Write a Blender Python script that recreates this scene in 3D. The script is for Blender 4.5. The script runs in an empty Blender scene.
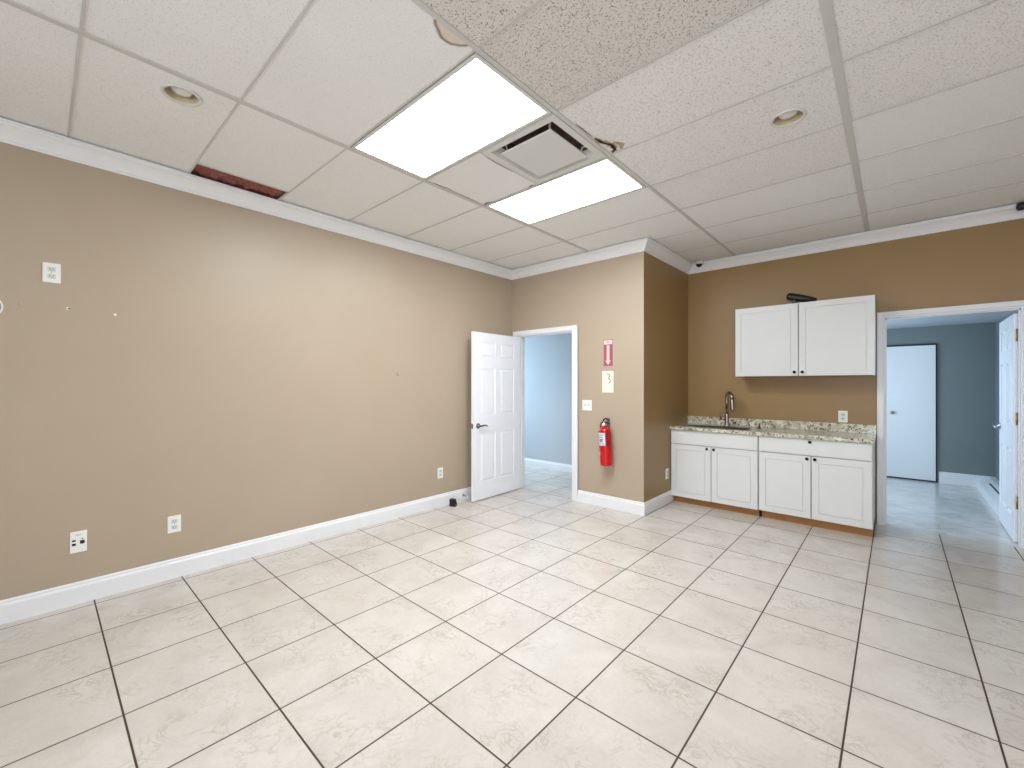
import bpy, bmesh, math, random
from mathutils import Vector, Matrix
R = math.radians
C = bpy.context.scene.collection
SC = bpy.context.scene
random.seed(4)

# ------------------------------------------------------------------ camera, world, light, exposure
cam_data = bpy.data.cameras.new('camera')
cam_data.sensor_width = 36.0
cam_data.lens = 425.9 / 1024 * 36.0
cam_data.clip_start = 0.02
cam = bpy.data.objects.new('camera', cam_data)
C.objects.link(cam)
cam.location = (3.901, -0.698, 1.4073)
cam.rotation_euler = (R(90), 0, 0.733)
SC.camera = cam

SC.view_settings.view_transform = 'Standard'
SC.view_settings.look = 'None'
SC.view_settings.gamma = 1.0
SC.view_settings.use_curve_mapping = False
SC.view_settings.exposure = 1.14

world = bpy.data.worlds.new('world')
SC.world = world
world.use_nodes = True
wn = world.node_tree
wn.nodes['Background'].inputs['Color'].default_value = (0.55, 0.72, 1.0, 1)
wn.nodes['Background'].inputs['Strength'].default_value = 0.6

def area(name, loc, rot, sx, sy, power, col):
    d = bpy.data.lights.new(name, 'AREA')
    d.shape = 'RECTANGLE'; d.size = sx; d.size_y = sy
    d.energy = power; d.color = col
    o = bpy.data.objects.new(name, d); C.objects.link(o)
    o.location = loc; o.rotation_euler = rot
    return o
# daylight of passage and back room, at unseen windows; the rear lamp is added fill
area('passage_daylight', (-2.44, 4.36, 1.45), (0, R(-90), 0), 1.3, 0.95, 33, (0.62, 0.82, 1.0))
area('back_room_daylight', (2.56, 6.5, 1.3), (0, R(-90), 0), 1.3, 1.6, 21, (0.60, 0.81, 1.0))
area('rear_fill', (4.6, -3.42, 1.55), (R(90), 0, 0), 3.0, 1.7, 58, (0.86, 0.94, 1.0))
TROFFER = 12.5      # emission of the diffusers

CZ = 2.94                                   # ceiling height
FY, KY, AX = 3.63, 4.94, 1.901              # back wall, kitchen wall, alcove side wall
RX, SY = 6.6, -3.5                          # right and rear walls

# ------------------------------------------------------------------ materials
def lin(c):
    return tuple((v/12.92 if v <= 0.04045 else ((v+0.055)/1.055)**2.4) for v in [x/255 for x in c]) + (1,)

def mat(name, rgb, rough=0.5, metal=0.0, noise=0.0, nscale=8.0, bump=0.0, bscale=200.0, emit=None, spec=None):
    m = bpy.data.materials.new(name); m.use_nodes = True
    nt = m.node_tree; b = nt.nodes['Principled BSDF']
    c = lin(rgb)
    b.inputs['Base Color'].default_value = c
    b.inputs['Roughness'].default_value = rough
    b.inputs['Metallic'].default_value = metal
    if spec is not None: b.inputs['Specular IOR Level'].default_value = spec
    tc = nt.nodes.new('ShaderNodeTexCoord')
    n = nt.nodes.new('ShaderNodeTexNoise'); n.inputs['Scale'].default_value = nscale; n.inputs['Detail'].default_value = 4
    nt.links.new(tc.outputs['Object'], n.inputs['Vector'])
    mx = nt.nodes.new('ShaderNodeMix'); mx.data_type = 'RGBA'
    k = max(noise, 0.02)
    mx.inputs[6].default_value = tuple(v*(1-k) for v in c[:3]) + (1,)
    mx.inputs[7].default_value = tuple(min(1, v*(1+k)) for v in c[:3]) + (1,)
    nt.links.new(n.outputs['Fac'], mx.inputs[0]); nt.links.new(mx.outputs[2], b.inputs['Base Color'])
    if bump:
        n2 = nt.nodes.new('ShaderNodeTexNoise'); n2.inputs['Scale'].default_value = bscale; n2.inputs['Detail'].default_value = 3
        nt.links.new(tc.outputs['Object'], n2.inputs['Vector'])
        bp = nt.nodes.new('ShaderNodeBump'); bp.inputs['Strength'].default_value = bump; bp.inputs['Distance'].default_value = 0.002
        nt.links.new(n2.outputs['Fac'], bp.inputs['Height']); nt.links.new(bp.outputs['Normal'], b.inputs['Normal'])
    if emit:
        b.inputs['Emission Color'].default_value = (emit[0], emit[1], emit[2], 1)
        b.inputs['Emission Strength'].default_value = emit[3]
    return m

def math_node(nt, op, a, b=None, c=None, clamp=False):
    n = nt.nodes.new('ShaderNodeMath'); n.operation = op; n.use_clamp = clamp
    for i, v in enumerate((a, b, c)):
        if v is None: continue
        if isinstance(v, (int, float)): n.inputs[i].default_value = v
        else: nt.links.new(v, n.inputs[i])
    return n.outputs[0]

def mixc(nt, fac, a, b, blend='MIX'):
    n = nt.nodes.new('ShaderNodeMix'); n.data_type = 'RGBA'; n.blend_type = blend
    for i, v in ((0, fac), (6, a), (7, b)):
        if isinstance(v, (int, float)): n.inputs[i].default_value = v
        elif isinstance(v, tuple): n.inputs[i].default_value = v
        else: nt.links.new(v, n.inputs[i])
    return n.outputs[2]

def noise_node(nt, vec, scale, detail=4, rough=0.5, dist=0.0):
    n = nt.nodes.new('ShaderNodeTexNoise')
    n.inputs['Scale'].default_value = scale; n.inputs['Detail'].default_value = detail
    n.inputs['Roughness'].default_value = rough; n.inputs['Distortion'].default_value = dist
    nt.links.new(vec, n.inputs['Vector'])
    return n.outputs['Fac']

def ramp(nt, fac, stops):
    n = nt.nodes.new('ShaderNodeValToRGB'); e = n.color_ramp.elements
    while len(e) < len(stops): e.new(0.5)
    for el, (p, c) in zip(e, stops):
        el.position = p; el.color = c if len(c) == 4 else (*c, 1)
    nt.links.new(fac, n.inputs[0])
    return n.outputs[0]

def tile_material(name, ox, oy, rot, tone, grout, gw, rough):
    T = 0.4572
    m = bpy.data.materials.new(name); m.use_nodes = True
    nt = m.node_tree; b = nt.nodes['Principled BSDF']
    tc = nt.nodes.new('ShaderNodeTexCoord')
    mp = nt.nodes.new('ShaderNodeMapping'); mp.vector_type = 'POINT'
    mp.inputs['Rotation'].default_value = (0, 0, rot)
    nt.links.new(tc.outputs['Object'], mp.inputs['Vector'])
    sp = nt.nodes.new('ShaderNodeSeparateXYZ'); nt.links.new(mp.outputs[0], sp.inputs[0])
    cells = []; ds = []
    for out, off in ((sp.outputs[0], ox), (sp.outputs[1], oy)):
        u = math_node(nt, 'DIVIDE', math_node(nt, 'SUBTRACT', out, off), T)
        cells.append(math_node(nt, 'FLOOR', u))
        fr = math_node(nt, 'FRACT', u)
        ds.append(math_node(nt, 'MULTIPLY', math_node(nt, 'MINIMUM', fr, math_node(nt, 'SUBTRACT', 1.0, fr)), T))
    dmin = math_node(nt, 'MINIMUM', ds[0], ds[1])
    mask = math_node(nt, 'SUBTRACT', 1.0, math_node(nt, 'DIVIDE', math_node(nt, 'SUBTRACT', dmin, gw*0.40), gw*0.25, clamp=True), clamp=True)
    cv = nt.nodes.new('ShaderNodeCombineXYZ'); nt.links.new(cells[0], cv.inputs[0]); nt.links.new(cells[1], cv.inputs[1])
    wn_ = nt.nodes.new('ShaderNodeTexWhiteNoise'); nt.links.new(cv.outputs[0], wn_.inputs['Vector'])
    # each tile is cut from another part of the stone
    sh = nt.nodes.new('ShaderNodeVectorMath'); sh.operation = 'MULTIPLY_ADD'
    nt.links.new(wn_.outputs['Color'], sh.inputs[0]); sh.inputs[1].default_value = (7, 9, 5); nt.links.new(mp.outputs[0], sh.inputs[2])
    v = sh.outputs[0]
    cloud = noise_node(nt, v, 3.2, 5, 0.55, 0.6)
    vein_n = noise_node(nt, v, 7.5, 6, 0.62, 1.6)
    vein = math_node(nt, 'SUBTRACT', 1.0, math_node(nt, 'MULTIPLY', math_node(nt, 'ABSOLUTE', math_node(nt, 'SUBTRACT', vein_n, 0.5)), 26.0, clamp=True), clamp=True)
    br = noise_node(nt, v, 4.5, 2, 0.5)
    vein = math_node(nt, 'MULTIPLY', vein, math_node(nt, 'MULTIPLY', math_node(nt, 'SUBTRACT', br, 0.44), 5.0, clamp=True))
    col = ramp(nt, cloud, [(0.3, lin(tone[0])), (0.5, lin(tone[1])), (0.72, lin(tone[2]))])
    col = mixc(nt, math_node(nt, 'MULTIPLY', vein, 0.42), col, lin(tone[3]))
    col = mixc(nt, math_node(nt, 'MULTIPLY', wn_.outputs['Value'], 0.14), col, lin(tone[4]))
    fine = noise_node(nt, v, 60, 3)
    col = mixc(nt, math_node(nt, 'MULTIPLY', math_node(nt, 'SUBTRACT', fine, 0.4, clamp=True), 0.25), col, lin(tone[3]))
    col = mixc(nt, mask, col, lin(grout))
    nt.links.new(col, b.inputs['Base Color'])
    rg = math_node(nt, 'ADD', rough, math_node(nt, 'MULTIPLY', mask, 0.5))
    rg2 = math_node(nt, 'ADD', rg, math_node(nt, 'MULTIPLY', cloud, 0.10))
    nt.links.new(rg2, b.inputs['Roughness'])
    bp = nt.nodes.new('ShaderNodeBump'); bp.inputs['Strength'].default_value = 0.35; bp.inputs['Distance'].default_value = 0.0015
    h = math_node(nt, 'SUBTRACT', math_node(nt, 'MULTIPLY', noise_node(nt, mp.outputs[0], 5, 3), 0.30), mask)
    nt.links.new(h, bp.inputs['Height']); nt.links.new(bp.outputs['Normal'], b.inputs['Normal'])
    return m

M = {}
M['tile'] = tile_material('marbled_floor_tile', 0.091, 0.0, 0.0,
    [(198, 190, 181), (206, 199, 190), (213, 207, 199), (152, 134, 116), (211, 193, 183)], (70, 50, 42), 0.0074, 0.17)
M['tile_far'] = tile_material('diagonal_floor_tile', 0.12, 0.22, R(-45), 
    [(198, 195, 192), (214, 211, 208), (226, 223, 220), (168, 158, 150), (218, 212, 208)], (120, 112, 108), 0.004, 0.14)

def wall_paint(name, rgb, rgb2, rough=0.42, bump=0.25):
    m = bpy.data.materials.new(name); m.use_nodes = True
    nt = m.node_tree; b = nt.nodes['Principled BSDF']
    tc = nt.nodes.new('ShaderNodeTexCoord')
    f = noise_node(nt, tc.outputs['Object'], 1.7, 4, 0.5)
    nt.links.new(mixc(nt, f, lin(rgb), lin(rgb2)), b.inputs['Base Color'])
    b.inputs['Roughness'].default_value = rough
    bp = nt.nodes.new('ShaderNodeBump'); bp.inputs['Strength'].default_value = bump; bp.inputs['Distance'].default_value = 0.0012
    nt.links.new(noise_node(nt, tc.outputs['Object'], 90, 3, 0.6), bp.inputs['Height'])
    nt.links.new(bp.outputs['Normal'], b.inputs['Normal'])
    return m
M['tan'] = wall_paint('tan_wall_paint', (173, 156, 135), (180, 163, 143))
M['kitchen'] = wall_paint('dimmed_tan_wall_paint', (149, 118, 74), (157, 126, 81))  # deeper tan; part of these walls' dimmer light is put into the colour
M['bluewall'] = wall_paint('pale_grey_wall_paint', (184, 189, 193), (188, 193, 197), 0.5, 0.1)
M['tealwall'] = wall_paint('slate_grey_wall_paint', (112, 122, 124), (126, 136, 136), 0.55, 0.2)
M['trim'] = mat('white_trim_paint', (232, 232, 234), 0.32, noise=0.02)
M['crown'] = mat('crown_white_paint', (238, 238, 239), 0.4, noise=0.02)
M['casing'] = mat('casing_white_paint', (226, 224, 218), 0.35)
M['door'] = mat('door_white_paint', (240, 241, 246), 0.33, noise=0.015)
M['cab'] = mat('cabinet_white_finish', (222, 222, 220), 0.36, noise=0.015)
M['cabshadow'] = mat('cabinet_box_edge', (150, 148, 142), 0.6)
M['wood'] = mat('orange_brown_plywood', (158, 108, 56), 0.5, noise=0.25, nscale=14)
M['steel'] = mat('brushed_steel', (150, 150, 150), 0.28, 1.0, noise=0.05)
M['chrome'] = mat('polished_chrome', (200, 200, 203), 0.12, 1.0)
M['nickel'] = mat('satin_nickel', (120, 110, 102), 0.25, 1.0)
M['faucet'] = mat('faucet_stainless', (170, 162, 156), 0.22, 1.0)
M['brass'] = mat('brass_hinge_metal', (168, 140, 84), 0.35, 1.0, noise=0.1)
M['black'] = mat('black_plastic', (14, 15, 20), 0.35)
M['knob'] = mat('dark_bronze_knob', (22, 18, 16), 0.3, 0.6)
M['plate'] = mat('white_plastic_plate', (238, 237, 230), 0.3)
M['plateblue'] = mat('grey_socket_plastic', (206, 212, 210), 0.4)
M['slot'] = mat('dark_slot', (24, 22, 22), 0.6)
M['red'] = mat('red_enamel', (196, 12, 16), 0.22, noise=0.03)
M['redplastic'] = mat('red_sign_plastic', (168, 82, 94), 0.4)
M['signwhite'] = mat('sign_white', (226, 214, 214), 0.4)
M['signpink'] = mat('sign_pale_pink', (226, 196, 196), 0.4)
M['label'] = mat('extinguisher_label', (206, 208, 216), 0.4, noise=0.05, nscale=60)
M['labelgrey'] = mat('label_print_grey', (120, 124, 142), 0.5)
M['labeldark'] = mat('dark_red_label_band', (150, 8, 22), 0.4)
M['card'] = mat('cream_card', (232, 226, 208), 0.6, noise=0.03)
M['cardmark'] = mat('grey_card_mark', (132, 122, 108), 0.6)
M['tbar'] = mat('ceiling_grid_metal', (206, 203, 198), 0.4, noise=0.05, nscale=3)
M['void'] = mat('dark_ceiling_void', (30, 22, 22), 0.9, noise=0.2)
M['insul'] = mat('red_brown_insulation', (150, 92, 84), 0.95, noise=0.85, nscale=70, bump=1.0, bscale=60)
M['torn'] = mat('torn_tile_edge', (190, 165, 140), 0.9, noise=0.35, nscale=70)
M['ductdark'] = mat('dark_duct_interior', (120, 96, 84), 0.8, noise=0.3, nscale=20)
M['diffuser'] = mat('light_diffuser', (250, 250, 250), 0.4, emit=(0.93, 0.985, 1.03, TROFFER))
M['lightframe'] = mat('light_frame_white', (222, 220, 216), 0.4)
M['reflector'] = mat('beige_can_reflector', (212, 198, 164), 0.4, 0.0)
M['bulb'] = mat('frosted_bulb_glass', (228, 226, 224), 0.25)
M['domewhite'] = mat('camera_white_plastic', (214, 210, 202), 0.4)
M['glassdark'] = mat('dark_dome_glass', (20, 20, 26), 0.08)
M['flatdoor'] = mat('flat_panel_white', (226, 228, 230), 0.4)
M['darkframe'] = mat('dark_panel_edge', (40, 44, 52), 0.6)
M['winframe'] = mat('window_frame_white', (225, 225, 225), 0.4)
M['screw'] = mat('screw_metal', (150, 148, 144), 0.4, 0.8)
M['concrete'] = mat('dark_threshold', (60, 52, 46), 0.6)

def granite():
    m = bpy.data.materials.new('speckled_granite'); m.use_nodes = True
    nt = m.node_tree; b = nt.nodes['Principled BSDF']
    tc = nt.nodes.new('ShaderNodeTexCoord'); v = tc.outputs['Object']
    base = ramp(nt, noise_node(nt, v, 16, 4, 0.6), [(0.35, lin((186, 180, 154))), (0.6, lin((228, 224, 208)))])
    g = math_node(nt, 'MULTIPLY', math_node(nt, 'SUBTRACT', noise_node(nt, v, 30, 4, 0.65, 0.4), 0.525), 14.0, clamp=True)
    col = mixc(nt, math_node(nt, 'MULTIPLY', g, 0.85), base, lin((112, 106, 84)))
    g2 = math_node(nt, 'MULTIPLY', math_node(nt, 'SUBTRACT', noise_node(nt, v, 47, 3, 0.6, 0.3), 0.585), 18.0, clamp=True)
    col = mixc(nt, g2, col, lin((62, 38, 32)))
    g3 = math_node(nt, 'MULTIPLY', math_node(nt, 'SUBTRACT', noise_node(nt, v, 24, 2, 0.5), 0.64), 14.0, clamp=True)
    col = mixc(nt, math_node(nt, 'MULTIPLY', g3, 0.7), col, lin((150, 158, 148)))
    nt.links.new(col, b.inputs['Base Color']); b.inputs['Roughness'].default_value = 0.14
    return m
M['granite'] = granite()

def ceiling_tile(name, rgb, pit, pit_t, pit_scale, amount):
    m = bpy.data.materials.new(name); m.use_nodes = True
    nt = m.node_tree; b = nt.nodes['Principled BSDF']
    tc = nt.nodes.new('ShaderNodeTexCoord'); v = tc.outputs['Object']
    c = lin(rgb)
    col = mixc(nt, noise_node(nt, v, 1.2, 3), tuple(x*0.96 for x in c[:3])+(1,), tuple(min(1, x*1.04) for x in c[:3])+(1,))
    pits = math_node(nt, 'MULTIPLY', math_node(nt, 'SUBTRACT', noise_node(nt, v, pit_scale, 2, 0.55, 0.2), pit_t), 16.0, clamp=True)
    col = mixc(nt, math_node(nt, 'MULTIPLY', pits, amount), col, lin(pit))
    # water ring left by an old leak beside the grid bar
    sp = nt.nodes.new('ShaderNodeSeparateXYZ'); nt.links.new(v, sp.inputs[0])
    dx = math_node(nt, 'SUBTRACT', sp.outputs[0], 2.502); dy = math_node(nt, 'SUBTRACT', sp.outputs[1], 0.512)
    rr = math_node(nt, 'SQRT', math_node(nt, 'ADD', math_node(nt, 'MULTIPLY', dx, dx), math_node(nt, 'MULTIPLY', dy, dy)))
    rr = math_node(nt, 'ADD', rr, math_node(nt, 'MULTIPLY', math_node(nt, 'SUBTRACT', noise_node(nt, v, 14, 3), 0.5), 0.03))
    ring = math_node(nt, 'SUBTRACT', 1.0, math_node(nt, 'DIVIDE', math_node(nt, 'ABSOLUTE', math_node(nt, 'SUBTRACT', rr, 0.098)), 0.012, clamp=True), clamp=True)
    inner = math_node(nt, 'MULTIPLY', math_node(nt, 'LESS_THAN', rr, 0.098), 0.5)
    left = math_node(nt, 'LESS_THAN', sp.outputs[0], 2.478)
    near = math_node(nt, 'LESS_THAN', sp.outputs[1], 0.64)
    k = math_node(nt, 'MULTIPLY', left, near)
    col = mixc(nt, math_node(nt, 'MULTIPLY', inner, k), col, lin((204, 182, 150)))
    col = mixc(nt, math_node(nt, 'MULTIPLY', math_node(nt, 'MULTIPLY', ring, k), 0.85), col, lin((112, 72, 40)))
    nt.links.new(col, b.inputs['Base Color']); b.inputs['Roughness'].default_value = 0.85
    bp = nt.nodes.new('ShaderNodeBump'); bp.inputs['Strength'].default_value = 0.5; bp.inputs['Distance'].default_value = 0.002; bp.invert = True
    nt.links.new(pits, bp.inputs['Height']); nt.links.new(bp.outputs['Normal'], b.inputs['Normal'])
    return m
M['ct_fine'] = ceiling_tile('fine_ceiling_tile', (243, 242, 240), (186, 180, 174), 0.60, 190, 0.5)
M['ct_mid'] = ceiling_tile('speckled_ceiling_tile', (240, 238, 235), (160, 150, 140), 0.585, 150, 0.6)
M['ct_coarse'] = ceiling_tile('coarse_pitted_ceiling_tile', (224, 219, 213), (112, 98, 88), 0.575, 150, 0.8)

# ------------------------------------------------------------------ mesh builder
class MB:
    def __init__(s): s.v = []; s.f = []; s.mi = []; s.sm = []; s.cur = 0; s.xf = Matrix.Identity(4)
    def m(s, i): s.cur = i; return s
    def add(s, vs, fs, smooth=False):
        n = len(s.v)
        s.v += [tuple(s.xf @ Vector(p)) for p in vs]
        for f in fs: s.f.append([n+i for i in f]); s.mi.append(s.cur); s.sm.append(smooth)
        return s
    def box(s, x0, x1, y0, y1, z0, z1, bev=0.0):
        if x0 > x1: x0, x1 = x1, x0
        if y0 > y1: y0, y1 = y1, y0
        if z0 > z1: z0, z1 = z1, z0
        if bev <= 0:
            vs = [(x, y, z) for z in (z0, z1) for y in (y0, y1) for x in (x0, x1)]
            return s.add(vs, [(0,2,3,1),(4,5,7,6),(0,1,5,4),(2,6,7,3),(0,4,6,2),(1,3,7,5)])
        bm = bmesh.new(); bmesh.ops.create_cube(bm, size=1)
        for v in bm.verts:
            v.co = Vector(((x0+x1)/2+v.co.x*(x1-x0), (y0+y1)/2+v.co.y*(y1-y0), (z0+z1)/2+v.co.z*(z1-z0)))
        bmesh.ops.bevel(bm, geom=bm.edges[:], offset=bev, segments=2, affect='EDGES', profile=0.5)
        bm.verts.index_update()
        s.add([v.co[:] for v in bm.verts], [[v.index for v in f.verts] for f in bm.faces]); bm.free()
        return s
    def lathe(s, prof, axis='z', c=(0,0,0), n=24, cap=True, smooth=True):
        vs = []; fs = []
        for (r, h) in prof:
            for k in range(n):
                a = 2*math.pi*k/n; p, q = r*math.cos(a), r*math.sin(a)
                t = {'z': (p, q, h), 'y': (p, h, -q), 'x': (h, p, q)}[axis]
                vs.append((t[0]+c[0], t[1]+c[1], t[2]+c[2]))
        for i in range(len(prof)-1):
            for k in range(n):
                a = i*n+k; b = i*n+(k+1) % n
                fs.append((a, b, b+n, a+n))
        s.add(vs, fs, smooth)
        if cap:
            nv = len(s.v)-len(vs)
            if prof[0][0] > 1e-5: s.f.append([nv+k for k in range(n)][::-1]); s.mi.append(s.cur); s.sm.append(False)
            o = nv+(len(prof)-1)*n
            if prof[-1][0] > 1e-5: s.f.append([o+k for k in range(n)]); s.mi.append(s.cur); s.sm.append(False)
        return s
    def tube(s, pts, rad, n=12, cap=True):
        pts = [Vector(p) for p in pts]
        rads = rad if isinstance(rad, (list, tuple)) else [rad]*len(pts)
        vs = []; fs = []; prev = None
        for i, p in enumerate(pts):
            t = (pts[min(i+1, len(pts)-1)]-pts[max(i-1, 0)]).normalized()
            if prev is None:
                up = Vector((0, 0, 1)) if abs(t.z) < 0.9 else Vector((1, 0, 0))
                a = t.cross(up).normalized()
            else: a = (prev-t*prev.dot(t)).normalized()
            prev = a; b = t.cross(a)
            for k in range(n):
                an = 2*math.pi*k/n
                vs.append(tuple(p+(a*math.cos(an)+b*math.sin(an))*rads[i]))
        for i in range(len(pts)-1):
            for k in range(n):
                q = i*n+k; w = i*n+(k+1) % n
                fs.append((q, w, w+n, q+n))
        s.add(vs, fs, True)
        if cap:
            nv = len(s.v)-len(vs)
            s.f.append([nv+k for k in range(n)][::-1]); s.mi.append(s.cur); s.sm.append(False)
            o = nv+(len(pts)-1)*n
            s.f.append([o+k for k in range(n)]); s.mi.append(s.cur); s.sm.append(False)
        return s
    def prism_y(s, poly, y0, y1):          # polygon in x,z extruded along y
        n = len(poly)
        vs = [(x, y0, z) for x, z in poly]+[(x, y1, z) for x, z in poly]
        return s.add(vs, [list(range(n)), list(range(n, 2*n))[::-1]]+[(i, i+n, (i+1) % n+n, (i+1) % n) for i in range(n)])
    def prism_z(s, poly, z0, z1):
        n = len(poly)
        vs = [(x, y, z0) for x, y in poly]+[(x, y, z1) for x, y in poly]
        return s.add(vs, [list(range(n))[::-1], list(range(n, 2*n))]+[(i, (i+1) % n, (i+1) % n+n, i+n) for i in range(n)])
    def build(s, name, mats, parent=None, recalc=True):
        me = bpy.data.meshes.new(name)
        me.from_pydata(s.v, [], s.f)
        for m_ in (mats if isinstance(mats, list) else [mats]): me.materials.append(m_)
        for p, i, sm in zip(me.polygons, s.mi, s.sm): p.material_index = i; p.use_smooth = sm
        if recalc:
            bm = bmesh.new(); bm.from_mesh(me); bmesh.ops.recalc_face_normals(bm, faces=bm.faces[:]); bm.to_mesh(me); bm.free()
        me.update()
        o = bpy.data.objects.new(name, me); C.objects.link(o)
        if parent: o.parent = parent
        return o

def struct(name, mb, m, label=None):
    o = mb.build(name, m); o['kind'] = 'structure'
    if label: o['label'] = label
    return o
def thing(name, label, cat, loc=(0, 0, 0), rz=0.0, group=None, kind=None):
    o = bpy.data.objects.new(name, None); C.objects.link(o)
    o.empty_display_size = 0.1; o.location = loc; o.rotation_euler = (0, 0, rz)
    if label: o['label'] = label
    if cat: o['category'] = cat
    if group: o['group'] = group
    if kind: o['kind'] = kind
    return o
def tag(o, label, cat, group=None):
    o['label'] = label; o['category'] = cat
    if group: o['group'] = group
    return o
def dup(root, loc, rz, label, group=None):
    r = root.copy(); C.objects.link(r); r.location = loc; r.rotation_euler = (0, 0, rz); r['label'] = label
    if group: r['group'] = group
    for ch in list(root.children):
        c = ch.copy(); C.objects.link(c); c.parent = r
        for g in ch.children:
            d = g.copy(); C.objects.link(d); d.parent = c
    return r

# ------------------------------------------------------------------ floors
struct('floor', MB().box(0-0.12, RX+0.12, SY-0.12, KY, -0.1, 0), M['tile'])
struct('floor', MB().box(-2.6, AX-0.0, KY, 5.1, -0.1, 0).box(-2.6, -0.12, FY, KY, -0.1, 0), M['tile'])
struct('floor', MB().box(AX, 5.1, KY, 8.1, -0.1, 0), M['tile_far'])

# ------------------------------------------------------------------ walls
H = CZ + 0.3
struct('wall_left', MB().box(-0.12, 0, SY-0.12, FY, 0, H), M['tan'])
O1 = (0.112, 0.996, 2.06)      # passage doorway: x0, x1, head
O2 = (3.811, 4.722, 2.077)        # back room doorway
w = MB().box(0.0-0.12, O1[0], FY, FY+0.12, 0, H).box(O1[0], O1[1], FY, FY+0.12, O1[2], H).box(O1[1], AX, FY, FY+0.001, 0, H).box(O1[1], AX-0.12, FY+0.001, FY+0.12, 0, H)
struct('wall_back', w, M['tan'])
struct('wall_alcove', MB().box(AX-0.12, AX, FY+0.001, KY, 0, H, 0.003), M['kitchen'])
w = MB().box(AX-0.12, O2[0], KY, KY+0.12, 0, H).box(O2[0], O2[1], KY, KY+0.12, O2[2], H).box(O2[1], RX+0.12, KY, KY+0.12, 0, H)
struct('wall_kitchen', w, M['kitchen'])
struct('wall_right', MB().box(RX, RX+0.12, SY, KY, 0, H), M['tan'])
w = MB()
w.box(-0.12, 3.1, SY-0.12, SY, 0, H).box(6.1, RX+0.12, SY-0.12, SY, 0, H).box(3.1, 6.1, SY-0.12, SY, 0, 0.7).box(3.1, 6.1, SY-0.12, SY, 2.4, H)
struct('wall_rear', w, M['tan'])
# passage behind the left doorway
w = MB().box(-2.6, AX-0.12, 4.975, 5.09, 0, 2.7)
struct('wall_passage_back', w, M['bluewall'])
w = MB().box(-2.6, -0.12, FY, FY+0.12, 0, 2.7)
struct('wall_passage_front', w, M['bluewall'])
w = MB().box(-2.6, -2.5, FY+0.12, 3.86, 0, 2.7).box(-2.6, -2.5, 4.86, 4.975, 0, 2.7).box(-2.6, -2.5, 3.86, 4.86, 0, 0.75).box(-2.6, -2.5, 3.86, 4.86, 2.15, 2.7)
struct('wall_passage_end', w, M['bluewall'])
struct('ceiling', MB().box(-2.6, AX-0.12, FY+0.12, 5.09, 2.6, 2.7), M['bluewall'])
# back room
BX = 4.90; BY = 7.90; BZ = 2.20
struct('wall_backroom_back', MB().box(2.4, 5.05, BY, BY+0.1, 0, 2.4), M['tealwall'])
struct('wall_backroom_right', MB().box(BX, BX+0.12, KY+0.12, BY, 0, 2.4), M['tealwall'])
w = MB().box(2.4, 2.5, KY+0.12, 5.65, 0, 2.4).box(2.4, 2.5, 7.35, BY, 0, 2.4).box(2.4, 2.5, 5.65, 7.35, 0, 0.6).box(2.4, 2.5, 5.65, 7.35, 1.98, 2.4)
struct('wall_backroom_left', w, M['tealwall'])
struct('ceiling', MB().box(2.4, 5.05, KY+0.12, BY+0.1, BZ+0.04, BZ+0.14), M['bluewall'])

# unseen window frames at the daylight lamps; the rear one is added for its fill
def window(name, axis, a0, a1, z0, z1, at):
    mb = MB(); t = 0.05
    def bar(u0, u1, q0, q1):
        if axis == 'x': mb.box(at-0.03, at+0.03, u0, u1, q0, q1)
        else: mb.box(u0, u1, at-0.03, at+0.03, q0, q1)
    bar(a0, a0+t, z0, z1); bar(a1-t, a1, z0, z1); bar(a0, a1, z0, z0+t); bar(a0, a1, z1-t, z1)
    mid = (a0+a1)/2; bar(mid-0.02, mid+0.02, z0, z1)
    return struct(name, mb, M['winframe'])
window('window_1', 'x', 3.86, 4.86, 0.75, 2.15, -2.55)
window('window_2', 'x', 5.65, 7.35, 0.6, 1.98, 2.45)
window('added_window_3', 'y', 3.1, 6.1, 0.7, 2.4, SY-0.06)

# ------------------------------------------------------------------ ceiling: tiles, broken bits, grid
XL = [0.0, 1.261, 2.478, 3.692, 4.911, 6.13, RX]
YL = [SY] + [0.0322+0.6088*k for k in range(-5, 9) if 0.0322+0.6088*k > SY+0.2] + [KY]
YL = [SY]+[0.0322+0.6088*k for k in range(-5, 8)]+[KY]
YL = [y for i, y in enumerate(YL) if i == 0 or y > YL[i-1]+0.05]
def yk(k): return 0.0322+0.6088*k
CANS = [(1.083, -0.191), (3.440, 2.193)]      # recessed lights
def holed_tile(mb, x0, x1, y0, y1, z0, z1, cx, cy, r=0.076, n=40):
    # the angles of the corners are kept so the outline stays square
    ang = sorted([2*math.pi*q/n for q in range(n)] + [math.atan2(yy-cy, xx-cx) % (2*math.pi) for xx in (x0, x1) for yy in (y0, y1)])
    vs = []; m_ = len(ang)
    for z in (z0, z1):
        for a in ang: vs.append((cx+r*math.cos(a), cy+r*math.sin(a), z))
        for a in ang:
            c, d = math.cos(a), math.sin(a); t = 1e9
            if abs(c) > 1e-9: t = min(t, ((x1 if c > 0 else x0)-cx)/c)
            if abs(d) > 1e-9: t = min(t, ((y1 if d > 0 else y0)-cy)/d)
            vs.append((cx+t*c, cy+t*d, z))
    fs = []
    for q in range(m_):
        w = (q+1) % m_
        fs.append((q, q+m_, w+m_, w)); fs.append((q+2*m_, w+2*m_, w+3*m_, q+3*m_))
        fs.append((q, w, w+2*m_, q+2*m_)); fs.append((q+m_, q+3*m_, w+3*m_, w+m_))
    mb.add(vs, fs)
cb = MB(); rnd = random.Random(11)
special = {(2, 0): 2, (2, -1): 2, (2, 1): 2, (2, 2): 1, (2, 3): 1, (3, 0): 1, (3, 1): 1, (3, -1): 1, (2, 4): 1, (3, 2): 1, (3, 3): 1}
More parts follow.
